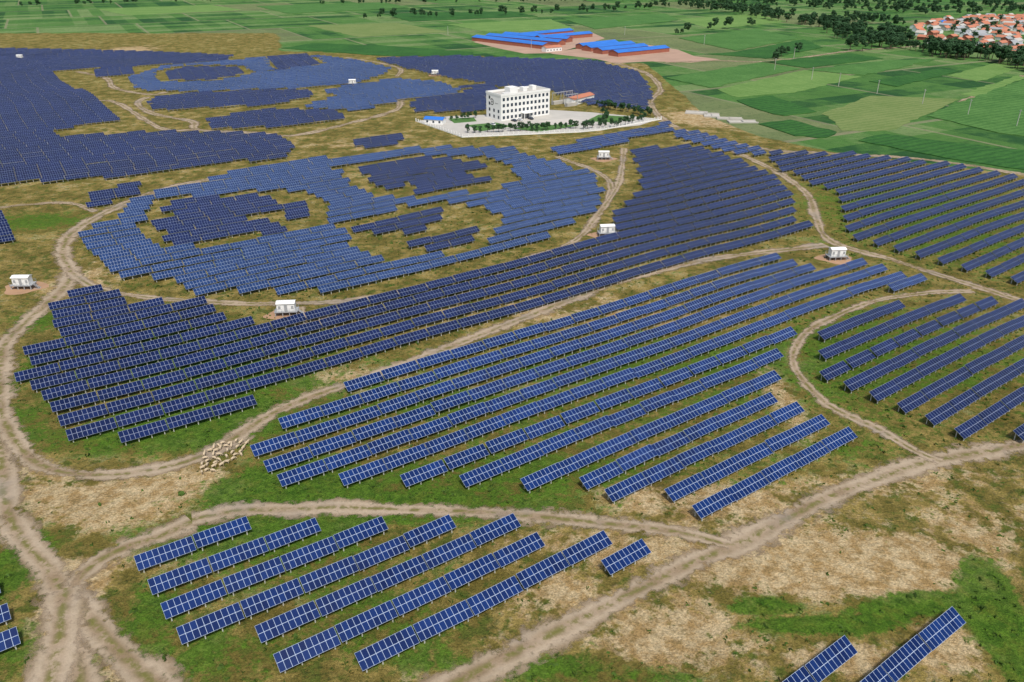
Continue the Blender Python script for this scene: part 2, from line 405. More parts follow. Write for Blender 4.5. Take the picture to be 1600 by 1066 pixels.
# blocks (surveyed outlines)
D=[(118,452),(172,449),(205,470),(325,468),(345,488),(382,490),(402,510),(430,505),(430,600),(388,640),(180,702),(165,684),(75,684),(20,580),(38,532),(88,522),(68,485)]
Eb=[(400,508),(640,445),(800,408),(955,362),(1000,352),(1260,340),(1278,352),(1140,392),(1000,430),(860,470),(650,530),(650,545),(430,610),(395,600)]
Fb=[(983,232),(1085,226),(1150,245),(1205,268),(1246,305),(1250,345),(1000,375),(955,365),(955,335),(1000,290)]
fill([D,Eb,Fb],'deep',off=2.0,pitch=7.5,jit=.12)
holeL=[(250,310),(355,300),(440,296),(485,305),(512,328),(505,348),(445,365),(330,382),(262,386),(225,372),(205,352),(235,335)]
holeR=[(525,262),(562,252),(640,242),(740,243),(800,262),(805,280),(780,295),(650,308),(600,305),(560,290)]
holeB=[(500,348),(560,338),(625,322),(690,312),(765,325),(792,348),(750,385),(640,402),(600,400),(552,378),(560,365)]
face=[(180,335),(190,312),(240,300),(330,280),(370,262),(480,250),(630,232),(720,228),(800,230),(862,248),(925,270),(942,300),(925,330),(860,368),(760,398),(620,440),(500,458),(290,460),(250,437),(190,435),(150,408),(126,365),(165,345)]
dk=[[(232,348),(262,335),(250,316),(345,304),(430,306),(442,326),(385,342),(440,345),(442,360),(265,382),(250,370)],[(440,322),(480,315),(486,340),(445,345)],
    [(563,262),(640,245),(715,248),(770,256),(715,268),(780,282),(650,303),(640,285),(600,298),(575,285)],[(548,350),(640,330),(690,320),(692,345),(640,365),(550,362)],[(636,375),(745,350),(748,375),(680,393),(640,390)]]
fill(dk,'deep',off=2.0,pitch=7.3)
fill([face],'lite',[holeL,holeR,holeB],pitch=7.3,off=2.0)
Hf=[(-150,74),(60,76),(230,80),(365,86),(350,95),(250,100),(85,110),(95,125),(150,150),(160,165),(185,186),(80,203),(95,212),(230,205),(440,208),(462,225),(455,242),(200,274),(75,282),(-150,300)]
fill([Hf],'deep',pitch=8.4)
fill([[(130,302),(215,284),(224,298),(140,322)],[(-60,322),(12,325),(36,372),(-40,385)],[(553,216),(625,209),(630,226),(560,231)]],'deep',pitch=7.5)
fill([[(255,112),(290,104),(372,104),(385,114),(330,124),(260,124)],[(415,88),(480,84),(505,100),(430,110)],[(145,110),(205,104),(210,114),(150,121)]],'deep',pitch=8.8)
fill([[(195,122),(250,104),(330,97),(400,90),(480,84),(560,94),(612,105),(600,116),(560,128),(470,137),(300,142),(215,140)]],'lite',[[(240,112),(285,101),(380,101),(395,114),(335,127),(250,127)]],pitch=8.8)
fill([[(230,160),(250,148),(380,141),(480,139),(492,152),(400,164),(240,171)],[(318,186),(400,170),(520,170),(542,186),(400,199),(330,199)]],'deep',pitch=8.4)
fill([[(480,162),(530,150),(500,140),(620,122),(690,128),(722,142),(640,153),(560,172),(480,169)]],'lite',pitch=8.8)
fill([[(585,90),(720,87),(930,94),(1000,112),(1020,140),(1012,172),(905,160),(860,142),(780,134),(700,120),(620,103)],[(632,160),(690,142),(760,128),(785,140),(755,172),(650,175)]],'deep',pitch=8.9)
fill([[(843,232),(1045,190),(1052,204),(880,241)],[(1045,197),(1090,206),(1200,234),(1195,246),(1100,228),(1050,210)]],'mid',pitch=7.6)
Of=[(1203,236),(1330,238),(1480,254),(1640,282),(1900,330),(1900,520),(1640,452),(1565,434),(1500,416),(1440,400),(1375,382),(1320,366),(1312,300),(1285,295),(1245,275),(1205,257)]
fill([Of],'deep',pitch=7.9,jit=.1)
# nearest visible 300 individual, rest one mass
scored=[]
for t in tables:
    u,v,w=proj(t[0],t[1],2.0)
    scored.append((-30<u<1630 and -30<v<1090, w, t))
vis=sorted([s for s in scored if s[0]],key=lambda s:s[1]); ind=[s[2] for s in vis[:300]]
rest=[s[2] for s in vis[300:]]+[s[2] for s in scored if not s[0] and s[1]<1200]
print('TABLES',len(tables),len(ind),len(rest))
def slope(x,y,rot):
    dx,dy=math.cos(rot)*5,math.sin(rot)*5
    return math.atan2(float(hgt(x+dx,y+dy)-hgt(x-dx,y-dy)),10)
tone_txt={'mid':'bright blue','deep':'dark navy blue','lite':'pale steel blue'}
for x,y,rot,tone,dz in ind:
    z=float(hgt(x,y))+max(-.3,min(.3,dz))
    o=empty('solar_panel_table',(x,y,z),rot+random.gauss(0,.004),label='tilted '+tone_txt[tone]+' solar panel table on short posts in grass',category='solar panel',group='rows of solar panel tables')
    o.rotation_euler[1]=-slope(x,y,rot)+random.gauss(0,.004)
    o.rotation_euler[0]=random.gauss(0,.018)
    obj('panel_face',pmesh[tone],parent=o); obj('support_frame',smesh,parent=o)
TV=np.array(PT.v); TF=np.array(PT.f); SB=support_template(False); SV=np.array(SB.v); SF=np.array(SB.f)
tv=np.vstack([TV,SV]); tf=np.vstack([TF,SF+len(TV)])
slot={'deep':0,'mid':1,'lite':2}
VV=[];FF=[];MI=[];n0=0
for x,y,rot,tone,dz in rest:
    c,s=math.cos(rot),math.sin(rot); sl=slope(x,y,rot)
    z=tv[:,2]+tv[:,0]*sl+tv[:,1]*random.gauss(0,.02)+max(-.3,min(.3,dz))
    VV.append(np.stack([tv[:,0]*c-tv[:,1]*s+x,tv[:,0]*s+tv[:,1]*c+y,z+float(hgt(x,y))],-1))
    FF.append(tf+n0); n0+=len(tv)
    MI.append([4,slot[tone],4,4,4,4]+[3]*len(SF))
me=bpy.data.meshes.new('solar_panel_rows'); np_mesh(me,np.vstack(VV),np.vstack(FF))
for m in (P_DEEP,P_MID,P_LITE,M_POST,M_BACK): me.materials.append(m)
me.polygons.foreach_set('material_index',np.array(MI,dtype=np.int32).ravel())
me.polygons.foreach_set('use_smooth',np.zeros(len(me.polygons),bool))
ul=me.uv_layers.new(name='UVMap'); uvt=np.zeros((tf.size,2),np.float32)+.5; uvt[4:8]=[(0,0),(10,0),(10,2),(0,2)]
ul.data.foreach_set('uv',np.tile(uvt,(len(rest),1)).ravel())
me.update()
obj('solar_panel_rows',me,kind='stuff',label='dense distant rows of blue solar panel tables on grassland',category='solar panels')

# ------------------------------------------------------------------ weeds
N=9000; wx=rng.uniform(-130,200,N*2); wy=rng.uniform(80,330,N*2)
iu=np.clip(np.searchsorted(xs,wx),0,nx-1); iv=np.clip(np.searchsorted(ys,wy),0,ny-1)
keep=rng.uniform(0,1,N*2)<np.clip(.25+gr[iv,iu]-.5*sd[iv,iu],.12,1)
RP=np.array(roadpts); 
VV=[];FF=[];n0=0
for x,y in list(zip(wx[keep],wy[keep]))[:N]:
    if np.any((RP[:,0]-x)**2+(RP[:,1]-y)**2<(RP[:,2]+.6)**2): continue
    h=random.uniform(.12,.38)*(1.6 if random.random()<.06 else 1); z=float(hgt(x,y))
    for k in range(4):
        a=random.uniform(0,6.28); r=h*random.uniform(.5,1.1); cx=x+random.gauss(0,h*.6); cy=y+random.gauss(0,h*.6)
        dx,dy=r*math.cos(a),r*math.sin(a); lx,ly=random.gauss(0,h*.4),random.gauss(0,h*.4)
        VV+=[(cx-dx,cy-dy,z-.05),(cx+dx,cy+dy,z-.05),(cx+dx*.6+lx,cy+dy*.6+ly,z+h),(cx-dx*.6+lx,cy-dy*.6+ly,z+h*.8)]
        FF.append((n0,n0+1,n0+2,n0+3)); n0+=4
me=bpy.data.meshes.new('weed_tufts'); me.from_pydata(VV,[],FF); me.materials.append(M_WEED)
obj('weed_tufts',me,kind='stuff',label='scattered low green weed tufts on dry pasture',category='weeds')

# ------------------------------------------------------------------ inverter cabins
def cabin(u,v,rot,first=[None]):
    x,y=G(u,v); z=float(hgt(x,y))
    o=empty('inverter_cabin',(x,y,z),rot,label='white inverter cabin on a raised steel platform among solar rows',category='inverter cabin',group='inverter cabins')
    if first[0] is None:
        P={}
        b=MB(); b.box(-3.4,3.4,-1.9,1.9,1.3,1.5)
        for X in (-3.1,-1,1,3.1):
            for Y in (-1.6,1.6): b.box(X-.12,X+.12,Y-.12,Y+.12,-.4,1.3)
        P['platform']=b.mesh('platform',[M_GREY])
        b=MB(); b.box(-2.6,2.6,-1.2,1.3,1.5,3.9); b.box(-2.2,-1.5,-1.26,-1.2,2.2,3.2,1); b.box(1.6,2.3,-1.26,-1.2,2.2,3.2,1)
        P['body']=b.mesh('cabin_body',[M_WHITE,M_GREY])
        b=MB(); b.gable(-2.8,2.8,-1.45,1.55,4.0,4.45); P['roof']=b.mesh('cabin_roof',[M_WHITE])
        b=MB(); b.box(-.45,.45,-1.27,-1.2,1.52,3.5); P['door']=b.mesh('door',[M_GREY])
        b=MB()
        for X in np.linspace(-3.3,3.3,7):
            for Y in (-1.85,1.85): b.box(X-.03,X+.03,Y-.03,Y+.03,1.5,2.5)
        for Y in (-1.85,1.85):
            for Z in (2.0,2.5): b.box(-3.3,3.3,Y-.025,Y+.025,Z-.025,Z+.025)
        P['railing']=b.mesh('railing',[M_GREY])
        b=MB()
        for i in range(6): b.box(3.4+.28*i,3.7+.28*i,-.6,.6,1.25-.25*i-.05,1.25-.25*i)
        b.box(3.4,5.1,-.68,-.6,-.3,.1); b.box(3.4,5.1,.6,.68,-.3,.1)
        P['stair']=b.mesh('stair',[M_GREY]); first[0]=P
    for k,m in first[0].items(): obj({'body':'cabin_wall','roof':'roof'}.get(k,k),m,parent=o)
    b=MB(); pts=[(x+6.5*math.cos(a)*(1+.2*math.sin(3*a+u)),y+5*math.sin(a)*(1+.2*math.cos(2*a+v))) for a in np.linspace(0,6.283,24,endpoint=False)]
    me=bpy.data.meshes.new('earth_pad'); me.from_pydata([(x,y,float(hgt(x,y))+.09)]+[(p[0],p[1],float(hgt(*p))+.02) for p in pts],[],[(0,1+i,1+(i+1)%24) for i in range(24)])
    me.materials.append(M_EARTH); obj('earth_pad',me,kind='structure')
for u,v in [(38,450),(449,491),(948,368),(1306,405),(943,249),(32,93),(551,133),(680,118)]: cabin(u,v,ROT-.55+random.uniform(-.1,.1))

# ------------------------------------------------------------------ office building
bx,by=G(783,190); bl=empty('office_building',(bx,by,0),ROT,label='white four storey office block with rows of dark windows',category='office building')
BL,BD,BH=38.0,16.5,15.0
b=MB(); b.box(0,BL,0,BD,-.5,BH); obj('wall',b.mesh('wall',[M_WHITE]),parent=bl)
b=MB()
for (x0,x1,y0,y1) in ((-.2,BL+.2,-.2,.15),(-.2,BL+.2,BD-.15,BD+.2),(-.2,.15,.15,BD-.15),(BL-.15,BL+.2,.15,BD-.15)): b.box(x0,x1,y0,y1,BH,BH+1.3)
obj('parapet',b.mesh('parapet',[M_WHITE]),parent=bl)
b=MB(); b.box(.15,BL-.15,.15,BD-.15,BH+.01,BH+.2); obj('roof',b.mesh('roof',[M_CONC]),parent=bl)
b=MB(); b.box(11,17,6,12,BH+.2,BH+3.6); b.box(22,25,7,11,BH+.2,BH+2.6); b.box(30,33,8,12,BH+.2,BH+2.8)
for i in range(6): b.box(5+i*.9,5.6+i*.9,4,6,BH+.2,BH+1.2)
obj('roof_plant_room',b.mesh('roof_plant_room',[M_WHITE]),parent=bl)
wb=MB(); wb.box(-.85,.85,-.03,.1,0,1.9); wm=wb.mesh('window',[M_GLASS])
for fl in range(4):
    for i in range(12):
        if fl==0 and i in (5,6): continue
        obj('window',wm,(2.1+i*3.07,0,1.1+fl*3.65),0,bl)
    for i in range(3):
        if fl>=2 and i<2: continue
        obj('window',wm,(0,2.8+i*5,1.1+fl*3.65),-math.pi/2,bl)
b=MB()
for i in range(13): b.box(.45+i*3.07-.1,.45+i*3.07+.25,-.25,0,0,BH)
obj('facade_pilasters',b.mesh('pilaster',[M_WHITE]),parent=bl)
b=MB(); b.box(15,23,-4,-.3,3.6,4.1); 
for X in (15.4,22.4): b.box(X-.2,X+.2,-3.8,-3.4,0,3.6)
obj('entrance_canopy',b.mesh('canopy',[M_WHITE]),parent=bl)
b=MB(); b.box(16.5,21.5,-.12,-.0,.1,3.4); obj('door',b.mesh('door',[M_GLASS]),parent=bl)
# round dark emblem on end wall
b=MB()
def disc(cy,cz,r,x,n=20,r0=0,a0=0,a1=6.2832):
    k=len(b.v); A=np.linspace(a0,a1,n)
    for a in A:
        b.v.append((x,cy+r*math.cos(a),cz+r*math.sin(a))); b.v.append((x,cy+r0*math.cos(a),cz+r0*math.sin(a)))
    for i in range(n-1): b.f.append((k+2*i,k+2*i+1,k+2*i+3,k+2*i+2)); b.mi.append(0)
disc(10,10.6,2.0,-.03,26,1.45,.5,5.6); disc(10,10.6,.7,-.03)
for i in range(4): disc(3.6+i*.9,10.2,.33,-.03,5)
obj('wall_emblem',b.mesh('emblem',[M_DARK]),parent=bl)

# yard
yard=GP([(650,190),(700,182),(752,180),(860,172),(925,176),(1030,186),(1000,196),(935,203),(905,206),(770,212),(722,215)])
b=MB(); b.prism(yard,-.4,.12); obj('paved_yard',b.mesh('yard',[M_CONC]),kind='structure')
M_LAWN=plain('lawn',(.06,.15,.03),.9,.4,.2)
for q in ([(730,196),(775,192),(800,198),(750,206)],[(800,201),(860,193),(905,197),(840,207)],[(700,186),(740,184),(745,190),(710,193)],[(935,180),(985,183),(960,192),(915,190)]):
    b=MB(); b.prism(GP(q),.12,.2); obj('lawn',b.mesh('lawn',[M_LAWN]),kind='structure')
b=MB(); b.prism(GP([(838,190),(895,185),(918,190),(862,196)]),.2,.26); obj('sports_court',b.mesh('court',[plain('court_surface',(.5,.47,.42),.8,.1)]),kind='structure')
# perimeter fence
wallp=GP([(650,190),(722,215),(770,213),(905,207),(938,204),(1033,187)])
fo=MB()
for i in range(len(wallp)-1):
    a=Vector(wallp[i]); c=Vector(wallp[i+1]); d=c-a; ln=d.length; M=Matrix.Translation((a.x,a.y,0))@Matrix.Rotation(math.atan2(d.y,d.x),4,'Z')
    fo.box(0,ln,-.1,.1,-.2,.6,0,M)
    k=int(ln/3)
    for j in range(k+1): fo.box(j*ln/k-.2,j*ln/k+.2,-.2,.2,-.2,2.0,0,M)
    fo.box(0,ln,-.04,.04,1.6,1.7,0,M); fo.box(0,ln,-.04,.04,1.1,1.18,0,M)
obj('perimeter_wall',fo.mesh('perimeter_wall',[M_WHITE]),label='low white perimeter wall with pillars around the office yard',category='wall')
# parked cars in the yard
M_CARD=plain('dark_car_paint',(.03,.035,.05),.3,.1); M_TYRE=plain('tyre_rubber',(.02,.02,.02),.9,.1)
M_CARW=plain('white_car_paint',(.7,.7,.7),.3,.05)
wh=MB()
for yy in (-.1,.1):
    for i in range(12): wh.v.append((.32*math.cos(i*math.pi/6),yy,.32*math.sin(i*math.pi/6)))
wh.f=[tuple(range(12)),tuple(23-i for i in range(12))]+[(i,12+i,12+(i+1)%12,(i+1)%12) for i in range(12)]
whm=wh.mesh('wheel',[M_TYRE])
def car(u,v,rot,pm_,txt):
    x,y=G(u,v); o=empty('parked_car',(x,y,.13),rot,label=txt+' car parked on the concrete office yard',category='car',group='cars parked in the office yard')
    b=MB()
    prof=[(-2.2,.35),(-2.25,.8),(-2.0,.95),(-1.4,1.0),(1.1,.98),(2.1,.85),(2.25,.6),(2.2,.35)]
    n=len(prof); b.v=[(p[0],-.88,p[1]) for p in prof]+[(p[0],.88,p[1]) for p in prof]; b.f=[tuple(range(n)),tuple(range(2*n-1,n-1,-1))]+[(i,n+i,n+(i+1)%n,(i+1)%n) for i in range(n)]
    obj('body',b.mesh('car_body',[pm_]),parent=o)
    b=MB(); b.v=[(-1.6,-.8,1.0),(1.0,-.8,1.0),(.3,-.65,1.45),(-1.1,-.65,1.45),(-1.6,.8,1.0),(1.0,.8,1.0),(.3,.65,1.45),(-1.1,.65,1.45)]
    b.f=[(0,1,2,3),(7,6,5,4),(1,5,6,2),(0,3,7,4)]; obj('window',b.mesh('car_glass',[M_GLASS]),parent=o)
    b=MB(); b.box(-1.1,.3,-.66,.66,1.45,1.5); obj('roof',b.mesh('car_roof',[pm_]),parent=o)
    for X in (-1.4,1.35):
        for Y in (-.82,.82): obj('wheel',whm,(X,Y,.32),0,o)
for u,v,m,t in [(803,190,M_CARD,'dark'),(812,189,M_CARW,'white'),(829,187,M_CARD,'dark'),(770,196,M_CARW,'white')]: car(u,v,ROT+1.57,m,t)
# guard house, annex, foundations, switchyard
def house(name,u,v,lx,ly,h,rh,rot,wm_,rm,label,cat,group=None,xy=None,win=True):
    x,y=xy if xy else G(u,v)
    o=empty(name,(x,y,float(hgt(x,y))),rot,label=label,category=cat)
    if group: o['group']=group
    b=MB(); b.box(-lx/2,lx/2,-ly/2,ly/2,-.3,h)
    for X in (-lx/2,lx/2):
        k=len(b.v); b.v+=[(X,-ly/2,h),(X,ly/2,h),(X,0,h+rh)]; b.f.append((k,k+1,k+2)); b.mi.append(0)
    obj('wall',b.mesh('wall',[wm_]),parent=o)
    b=MB(); b.gable(-lx/2-.4,lx/2+.4,-ly/2-.4,ly/2+.4,h+.1-.1*rh,h+rh+.2); obj('roof',b.mesh('roof',[rm]),parent=o)
    if win:
        b=MB(); n=max(2,int(lx/4))
        for i in range(n):
            X=-lx/2+lx*(i+.5)/n; b.box(X-.6,X+.6,-ly/2-.06,-ly/2,.9,2.2)
        obj('window_band',b.mesh('windows',[M_GLASS]),parent=o)
    return o
house('guard_house',680,193,12,6,3,1,ROT-.9,M_WHITE,M_BLUE,'small white gatehouse with a blue metal roof','building')
house('annex_building',905,160,26,8,4,1.2,ROT+.3,M_WHITE,M_TILE,'low white annex with a reddish pitched roof','building')
for i,(u,v) in enumerate([(872,163),(885,161),(893,166)]):
    x,y=G(u,v); o=empty('switchyard_gantry',(x,y,0),ROT,label='grey steel gantry frame of the electrical switchyard',category='gantry',group='switchyard gantries')
    b=MB()
    for X in (-5,5):
        b.box(X-.15,X+.15,-.15,.15,-.2,8)
        b.box(X-.1,X+.1,1.0,1.2,-.2,4)
    b.box(-5.5,5.5,-.2,.2,7.6,8.1); obj('frame',b.mesh('gantry',[M_GREY]),parent=o)
    b=MB()
    for X in (-3,0,3): b.box(X-.12,X+.12,-.12,.12,6,7.6); 
    b.box(-4,4,-.5,2,-.2,2.2); obj('switchgear',b.mesh('gear',[M_CONC]),parent=o)
for k,(u,v,lx,ly) in enumerate([(1088,177,14,9),(1112,181,10,12),(1140,186,16,5),(1160,191,18,7)]):
    x,y=G(u,v); o=empty('ruined_foundation',(x,y,0),ROT-.9+.1*k,label='pale roofless building foundation with low walls',category='foundation',group='abandoned foundations')
    b=MB(); b.box(-lx/2,lx/2,-ly/2,ly/2,-.2,.15); obj('slab',b.mesh('slab',[M_CONC]),parent=o)
    b=MB()
    for a in ((-lx/2,lx/2,-ly/2,-ly/2+.3),(-lx/2,lx/2,ly/2-.3,ly/2),(-lx/2,-lx/2+.3,-ly/2+.3,ly/2-.3),(0,.3,-ly/2+.3,ly/2-.3)): b.box(*a,.15,.8)
    obj('wall',b.mesh('wall',[M_CONC]),parent=o)
# sheds
M_SOILP=plain('pinkish_bare_soil',(.38,.25,.18),.95,.3,.05)
b=MB(); b.prism(GP([(740,66),(770,57),(820,54),(925,51),(945,60),(900,74),(870,83),(820,84),(780,76)]),-.3,.05); obj('farmyard_soil',b.mesh('soil',[M_SOILP]),kind='structure')
b=MB(); b.prism(GP([(860,84),(890,78),(925,73),(1000,68),(1060,78),(1085,88),(1125,93),(1080,98),(1020,96),(960,99),(930,92)]),-.3,.07); obj('farmyard_soil',b.mesh('soil2',[M_SOILP]),kind='structure')
def shed(p0,p1,w,lab='long livestock shed with bright blue metal roof'):
    a=np.array(G(*p0)); c=np.array(G(*p1)); d=c-a; ln=float(np.linalg.norm(d)); mid=(a+c)/2
    house('livestock_shed',0,0,ln,w,4,1.8,math.atan2(d[1],d[0]),M_BRICK,M_BLUE,lab,'shed','blue roofed livestock sheds',xy=(mid[0],mid[1]),win=False)
for p0,p1,w in [((745,63),(855,76),15),((765,60),(878,71),13),((790,58),(890,66),12),((812,60),(890,52),13),((840,64),(920,57),13),((916,80),(985,73),14),((934,84),(1005,77),14),((958,88),(1038,80),14),((905,77),(960,71),11)]: shed(p0,p1,w)
house('farm_house',862,80,20,8,4,1.5,ROT,M_WHITE,M_TILE,'white farm house with a red roof beside blue sheds','house')
# village
vill=GP([(1425,42),(1480,30),(1560,26),(1680,25),(1680,100),(1600,95),(1530,78),(1450,70)])
vx=[p[0] for p in vill]; vy=[p[1] for p in vill]; placed=[]
while len(placed)<140:
    x=random.uniform(min(vx),max(vx)); y=random.uniform(min(vy),max(vy))
    if not inpoly([x],[y],vill)[0]: continue
    if any(math.hypot(x-a,y-c)<14 for a,c in placed): continue
    u,v,w=proj(x,y,0)
    if u>1625: continue
    placed.append((x,y))
    rm=random.choice([M_TILE,M_TILE,M_TILE,M_TILE,M_CONC,M_GREY]) if random.random()>.05 else M_BLUE
    house('village_house',0,0,random.uniform(10,18),random.uniform(6,8.5),3.4,random.uniform(1.5,2.4),ROT+random.choice([0,0,math.pi/2])+random.uniform(-.1,.1),random.choice([M_WHITE,M_WHITE,M_CONC,M_BRICK]),rm,
      {'terracotta_roof_tile':'small village house with terracotta tiled pitched roof','pale_concrete':'small village house with pale pitched roof','grey_metal':'small village house with grey pitched roof','blue_sheet_roof':'small village house with blue metal roof'}[rm.name],'house','village houses',xy=(x,y))

# ------------------------------------------------------------------ crop fields
def crop(name,c1,c2):
    m=NT(name); p=m.pos(); mp=m.node('ShaderNodeMapping'); m.l.new(p,mp.inputs[0]); mp.inputs['Rotation'].default_value=(0,0,-ROT+.1)
    w=m.node('ShaderNodeTexWave',bands_direction='Y'); m.l.new(mp.outputs[0],w.inputs[0]); w.inputs['Scale'].default_value=.06; w.inputs['Distortion'].default_value=2.5
    n=m.noise(p,.04,5,.65); n2=m.noise(p,.4,5,.75)
    f=m.math('ADD',m.math('MULTIPLY',w.outputs[1],.2),m.math('ADD',m.math('MULTIPLY',n,.7),m.math('MULTIPLY',m.math('SUBTRACT',n2,.5),1.0)))
    m.set(m.b.inputs['Base Color'],m.mix(m.ss(f,.2,.8),c1,c2)); m.b.inputs['Roughness'].default_value=.9; m.b.inputs['Specular IOR Level'].default_value=.15
    m.bump(n2,.8,1); return m.m
CR=[crop('maize_dark_green',(.020,.080,.018),(.050,.155,.03)),crop('crop_mid_green',(.045,.13,.028),(.10,.22,.055)),crop('crop_light_green',(.10,.20,.045),(.18,.29,.085)),crop('meadow_olive',(.12,.185,.05),(.20,.245,.09))]
for q,k in [([(1340,221),(1380,210),(1470,222),(1640,240),(1640,272),(1480,248)],0),([(1188,194),(1235,188),(1310,208),(1292,216),(1240,213)],0),([(1150,157),(1205,150),(1277,175),(1225,182),(1180,172)],0),
            ([(1448,182),(1500,160),(1600,125),(1680,110),(1680,225),(1560,208)],1),([(1040,122),(1190,98),(1250,108),(1110,138)],1),([(1195,97),(1330,84),(1380,92),(1260,107)],0),([(1260,110),(1385,95),(1470,92),(1350,118)],1),
            ([(440,76),(490,68),(600,72),(740,82),(735,88),(600,88)],0),([(1120,140),(1255,110),(1345,120),(1240,145),(1150,152)],2),([(1285,178),(1360,150),(1500,155),(1440,183),(1390,205),(1320,205)],3),
            ([(1060,60),(1180,45),(1250,60),(1150,80)],1),([(1100,85),(1150,82),(1255,62),(1285,75),(1200,92)],0),([(880,30),(1040,22),(1060,32),(930,46)],1),([(600,22),(800,18),(840,26),(640,34)],0),([(480,40),(620,36),(700,50),(560,58)],3),
            ([(700,38),(860,30),(900,46),(760,50)],2),([(1060,30),(1180,22),(1230,34),(1110,46)],2),([(400,10),(600,4),(640,12),(450,22)],1),([(1480,118),(1560,98),(1600,104),(1530,128)],2),
            ([(1360,128),(1470,108),(1500,112),(1400,136)],0),([(1500,148),(1590,118),(1600,122),(1530,152)],2),([(150,14),(330,8),(380,16),(200,24)],2)]:
    z=.45 if k<2 else .15
    b=MB(); P=GP(q)
    P2=[]
    for i in range(len(P)):
        a=np.array(P[i]); c=np.array(P[(i+1)%len(P)]); kk=max(3,int(np.linalg.norm(c-a)/8))
        for t in np.linspace(0,1,kk+1)[:-1]: P2.append(tuple(a+(c-a)*t+rng.normal(0,.9,2)))
    A=sum(P2[i-1][0]*P2[i][1]-P2[i][0]*P2[i-1][1] for i in range(len(P2)))
    if A<0: P2.reverse()
    b.prism(P2,-.3,z+.004*k+.002*(len(bpy.data.objects)%7)); obj('crop_field',b.mesh('crop_field',[CR[k]]),kind='structure')

# ------------------------------------------------------------------ trees
def tree_meshes(seed,h=10,slim=1.0):
    r=random.Random(seed)
    b=MB(); n=7
    def limb(p0,p1,r0,r1):
        p0,p1=Vector(p0),Vector(p1); d=(p1-p0).normalized(); a=d.orthogonal().normalized(); c=d.cross(a); k=len(b.v)
        for p,rr in ((p0,r0),(p1,r1)):
            for i in range(6): 
                t=i*math.pi/3; q=p+a*rr*math.cos(t)+c*rr*math.sin(t); b.v.append(tuple(q))
        for i in range(6): j=(i+1)%6; b.f.append((k+i,k+j,k+6+j,k+6+i)); b.mi.append(0)
    limb((0,0,-.3),(0,0,h*.35),.28,.2); limb((0,0,h*.35),(.2,.1,h*.8),.2,.06)
    lumps=[]
    for i in range(9):
        a=r.uniform(0,6.28); z=h*r.uniform(.38,.9); rad=h*.2*slim*(1.2-abs(z/h-.55))
        q=(math.cos(a)*rad,math.sin(a)*rad,z); lumps.append((q,h*r.uniform(.11,.19))); 
        if i<5: limb((0,0,z*.75),q,.1,.04)
    lumps.append(((0,0,h*.88),h*.13)); lumps.append(((0,0,h*.6),h*.2))
    tr=b.mesh('trunk',[M_BARK])
    b=MB()
    for (c,R) in lumps:
        for i in range(60):
            d=Vector((r.gauss(0,1),r.gauss(0,1),r.gauss(0,1))).normalized()*R*r.uniform(.55,1.1); p=Vector(c)+Vector((d.x,d.y,d.z*.85))
            nrm=(d.normalized()+Vector((r.gauss(0,.5),r.gauss(0,.5),r.gauss(0,.5)))).normalized(); a=nrm.orthogonal().normalized(); e=nrm.cross(a); s=h*.035*r.uniform(.7,1.5); k=len(b.v)
            for q in range(5):
                t=q*1.2566+r.uniform(-.3,.3); b.v.append(tuple(p+a*s*math.cos(t)+e*s*math.sin(t)+nrm*r.uniform(-.1,.1)*s))
            b.f.append((k,k+1,k+2,k+3,k+4)); b.mi.append(0)
    return tr,b
TR=[]
for s in range(5):
    tr,cb=tree_meshes(s,10,[1,1.1,.8,.55,1.25][s]); TR.append((tr,cb.mesh('crown',[M_LEAF]),cb))
ntree=[0]
def tree(x,y,h,kind=None,label='leafy green broadleaf tree beside farmland',group='shelter belt trees'):
    k=kind if kind is not None else random.randrange(5)
    o=empty('broadleaf_tree',(x,y,float(hgt(x,y))),random.uniform(0,6.28),label=label,category='tree',group=group)
    s=h/10; o.scale=(s*random.uniform(.9,1.3),s*random.uniform(.9,1.3),s)
    obj('trunk',TR[k][0],parent=o); obj('crown',TR[k][1],parent=o); ntree[0]+=1
def along(pts,n,h,jit=1,**k):
    P=[np.array(p) for p in GP(pts)]; ls=[np.linalg.norm(P[i+1]-P[i]) for i in range(len(P)-1)]; T=sum(ls)
    for i in range(n):
        t=T*(i+.5)/n; j=0
        while t>ls[j] and j<len(ls)-1: t-=ls[j]; j+=1
        p=P[j]+(P[j+1]-P[j])*t/ls[j]; tree(p[0]+random.gauss(0,jit),p[1]+random.gauss(0,jit),h*random.uniform(.8,1.2),**k)
yl=dict(label='small round green tree in the office yard',group='office yard trees')
along([(728,208),(775,207),(905,201)],20,4.6,.4,**yl); along([(905,203),(965,198),(1010,188)],14,4.6,.4,**yl)
along([(930,165),(965,173),(1020,183)],14,5,.8,**yl); along([(935,198),(950,185),(940,178)],8,4.5,.6,**yl); along([(700,190),(748,184)],5,4,.4,**yl); along([(785,203),(830,198)],6,3,.4,**yl)
def pts_in(poly,n):
    P=GP(poly); X=[p[0] for p in P]; Y=[p[1] for p in P]; out=[]
    while len(out)<n:
        x=random.uniform(min(X),max(X)); y=random.uniform(min(Y),max(Y))
        if inpoly([x],[y],P)[0]: out.append((x,y))
    return out
for poly,n,h in [([(1278,50),(1300,40),(1422,62),(1425,76),(1330,82),(1318,66)],68,13),([(1450,80),(1530,88),(1625,104),(1625,118),(1545,98),(1450,89)],66,13),([(1425,42),(1600,28),(1620,88),(1530,72),(1450,70)],28,8),
                 ([(1230,28),(1290,34),(1310,50),(1260,44)],30,12)]:
    for x,y in pts_in(poly,n): tree(x,y,h*random.uniform(.75,1.25))
along([(1205,100),(1230,84),(1260,80)],5,9,3); along([(1410,75),(1440,82)],6,9,3); along([(1230,35),(1180,28)],8,11,3)
print('TREES',ntree[0])
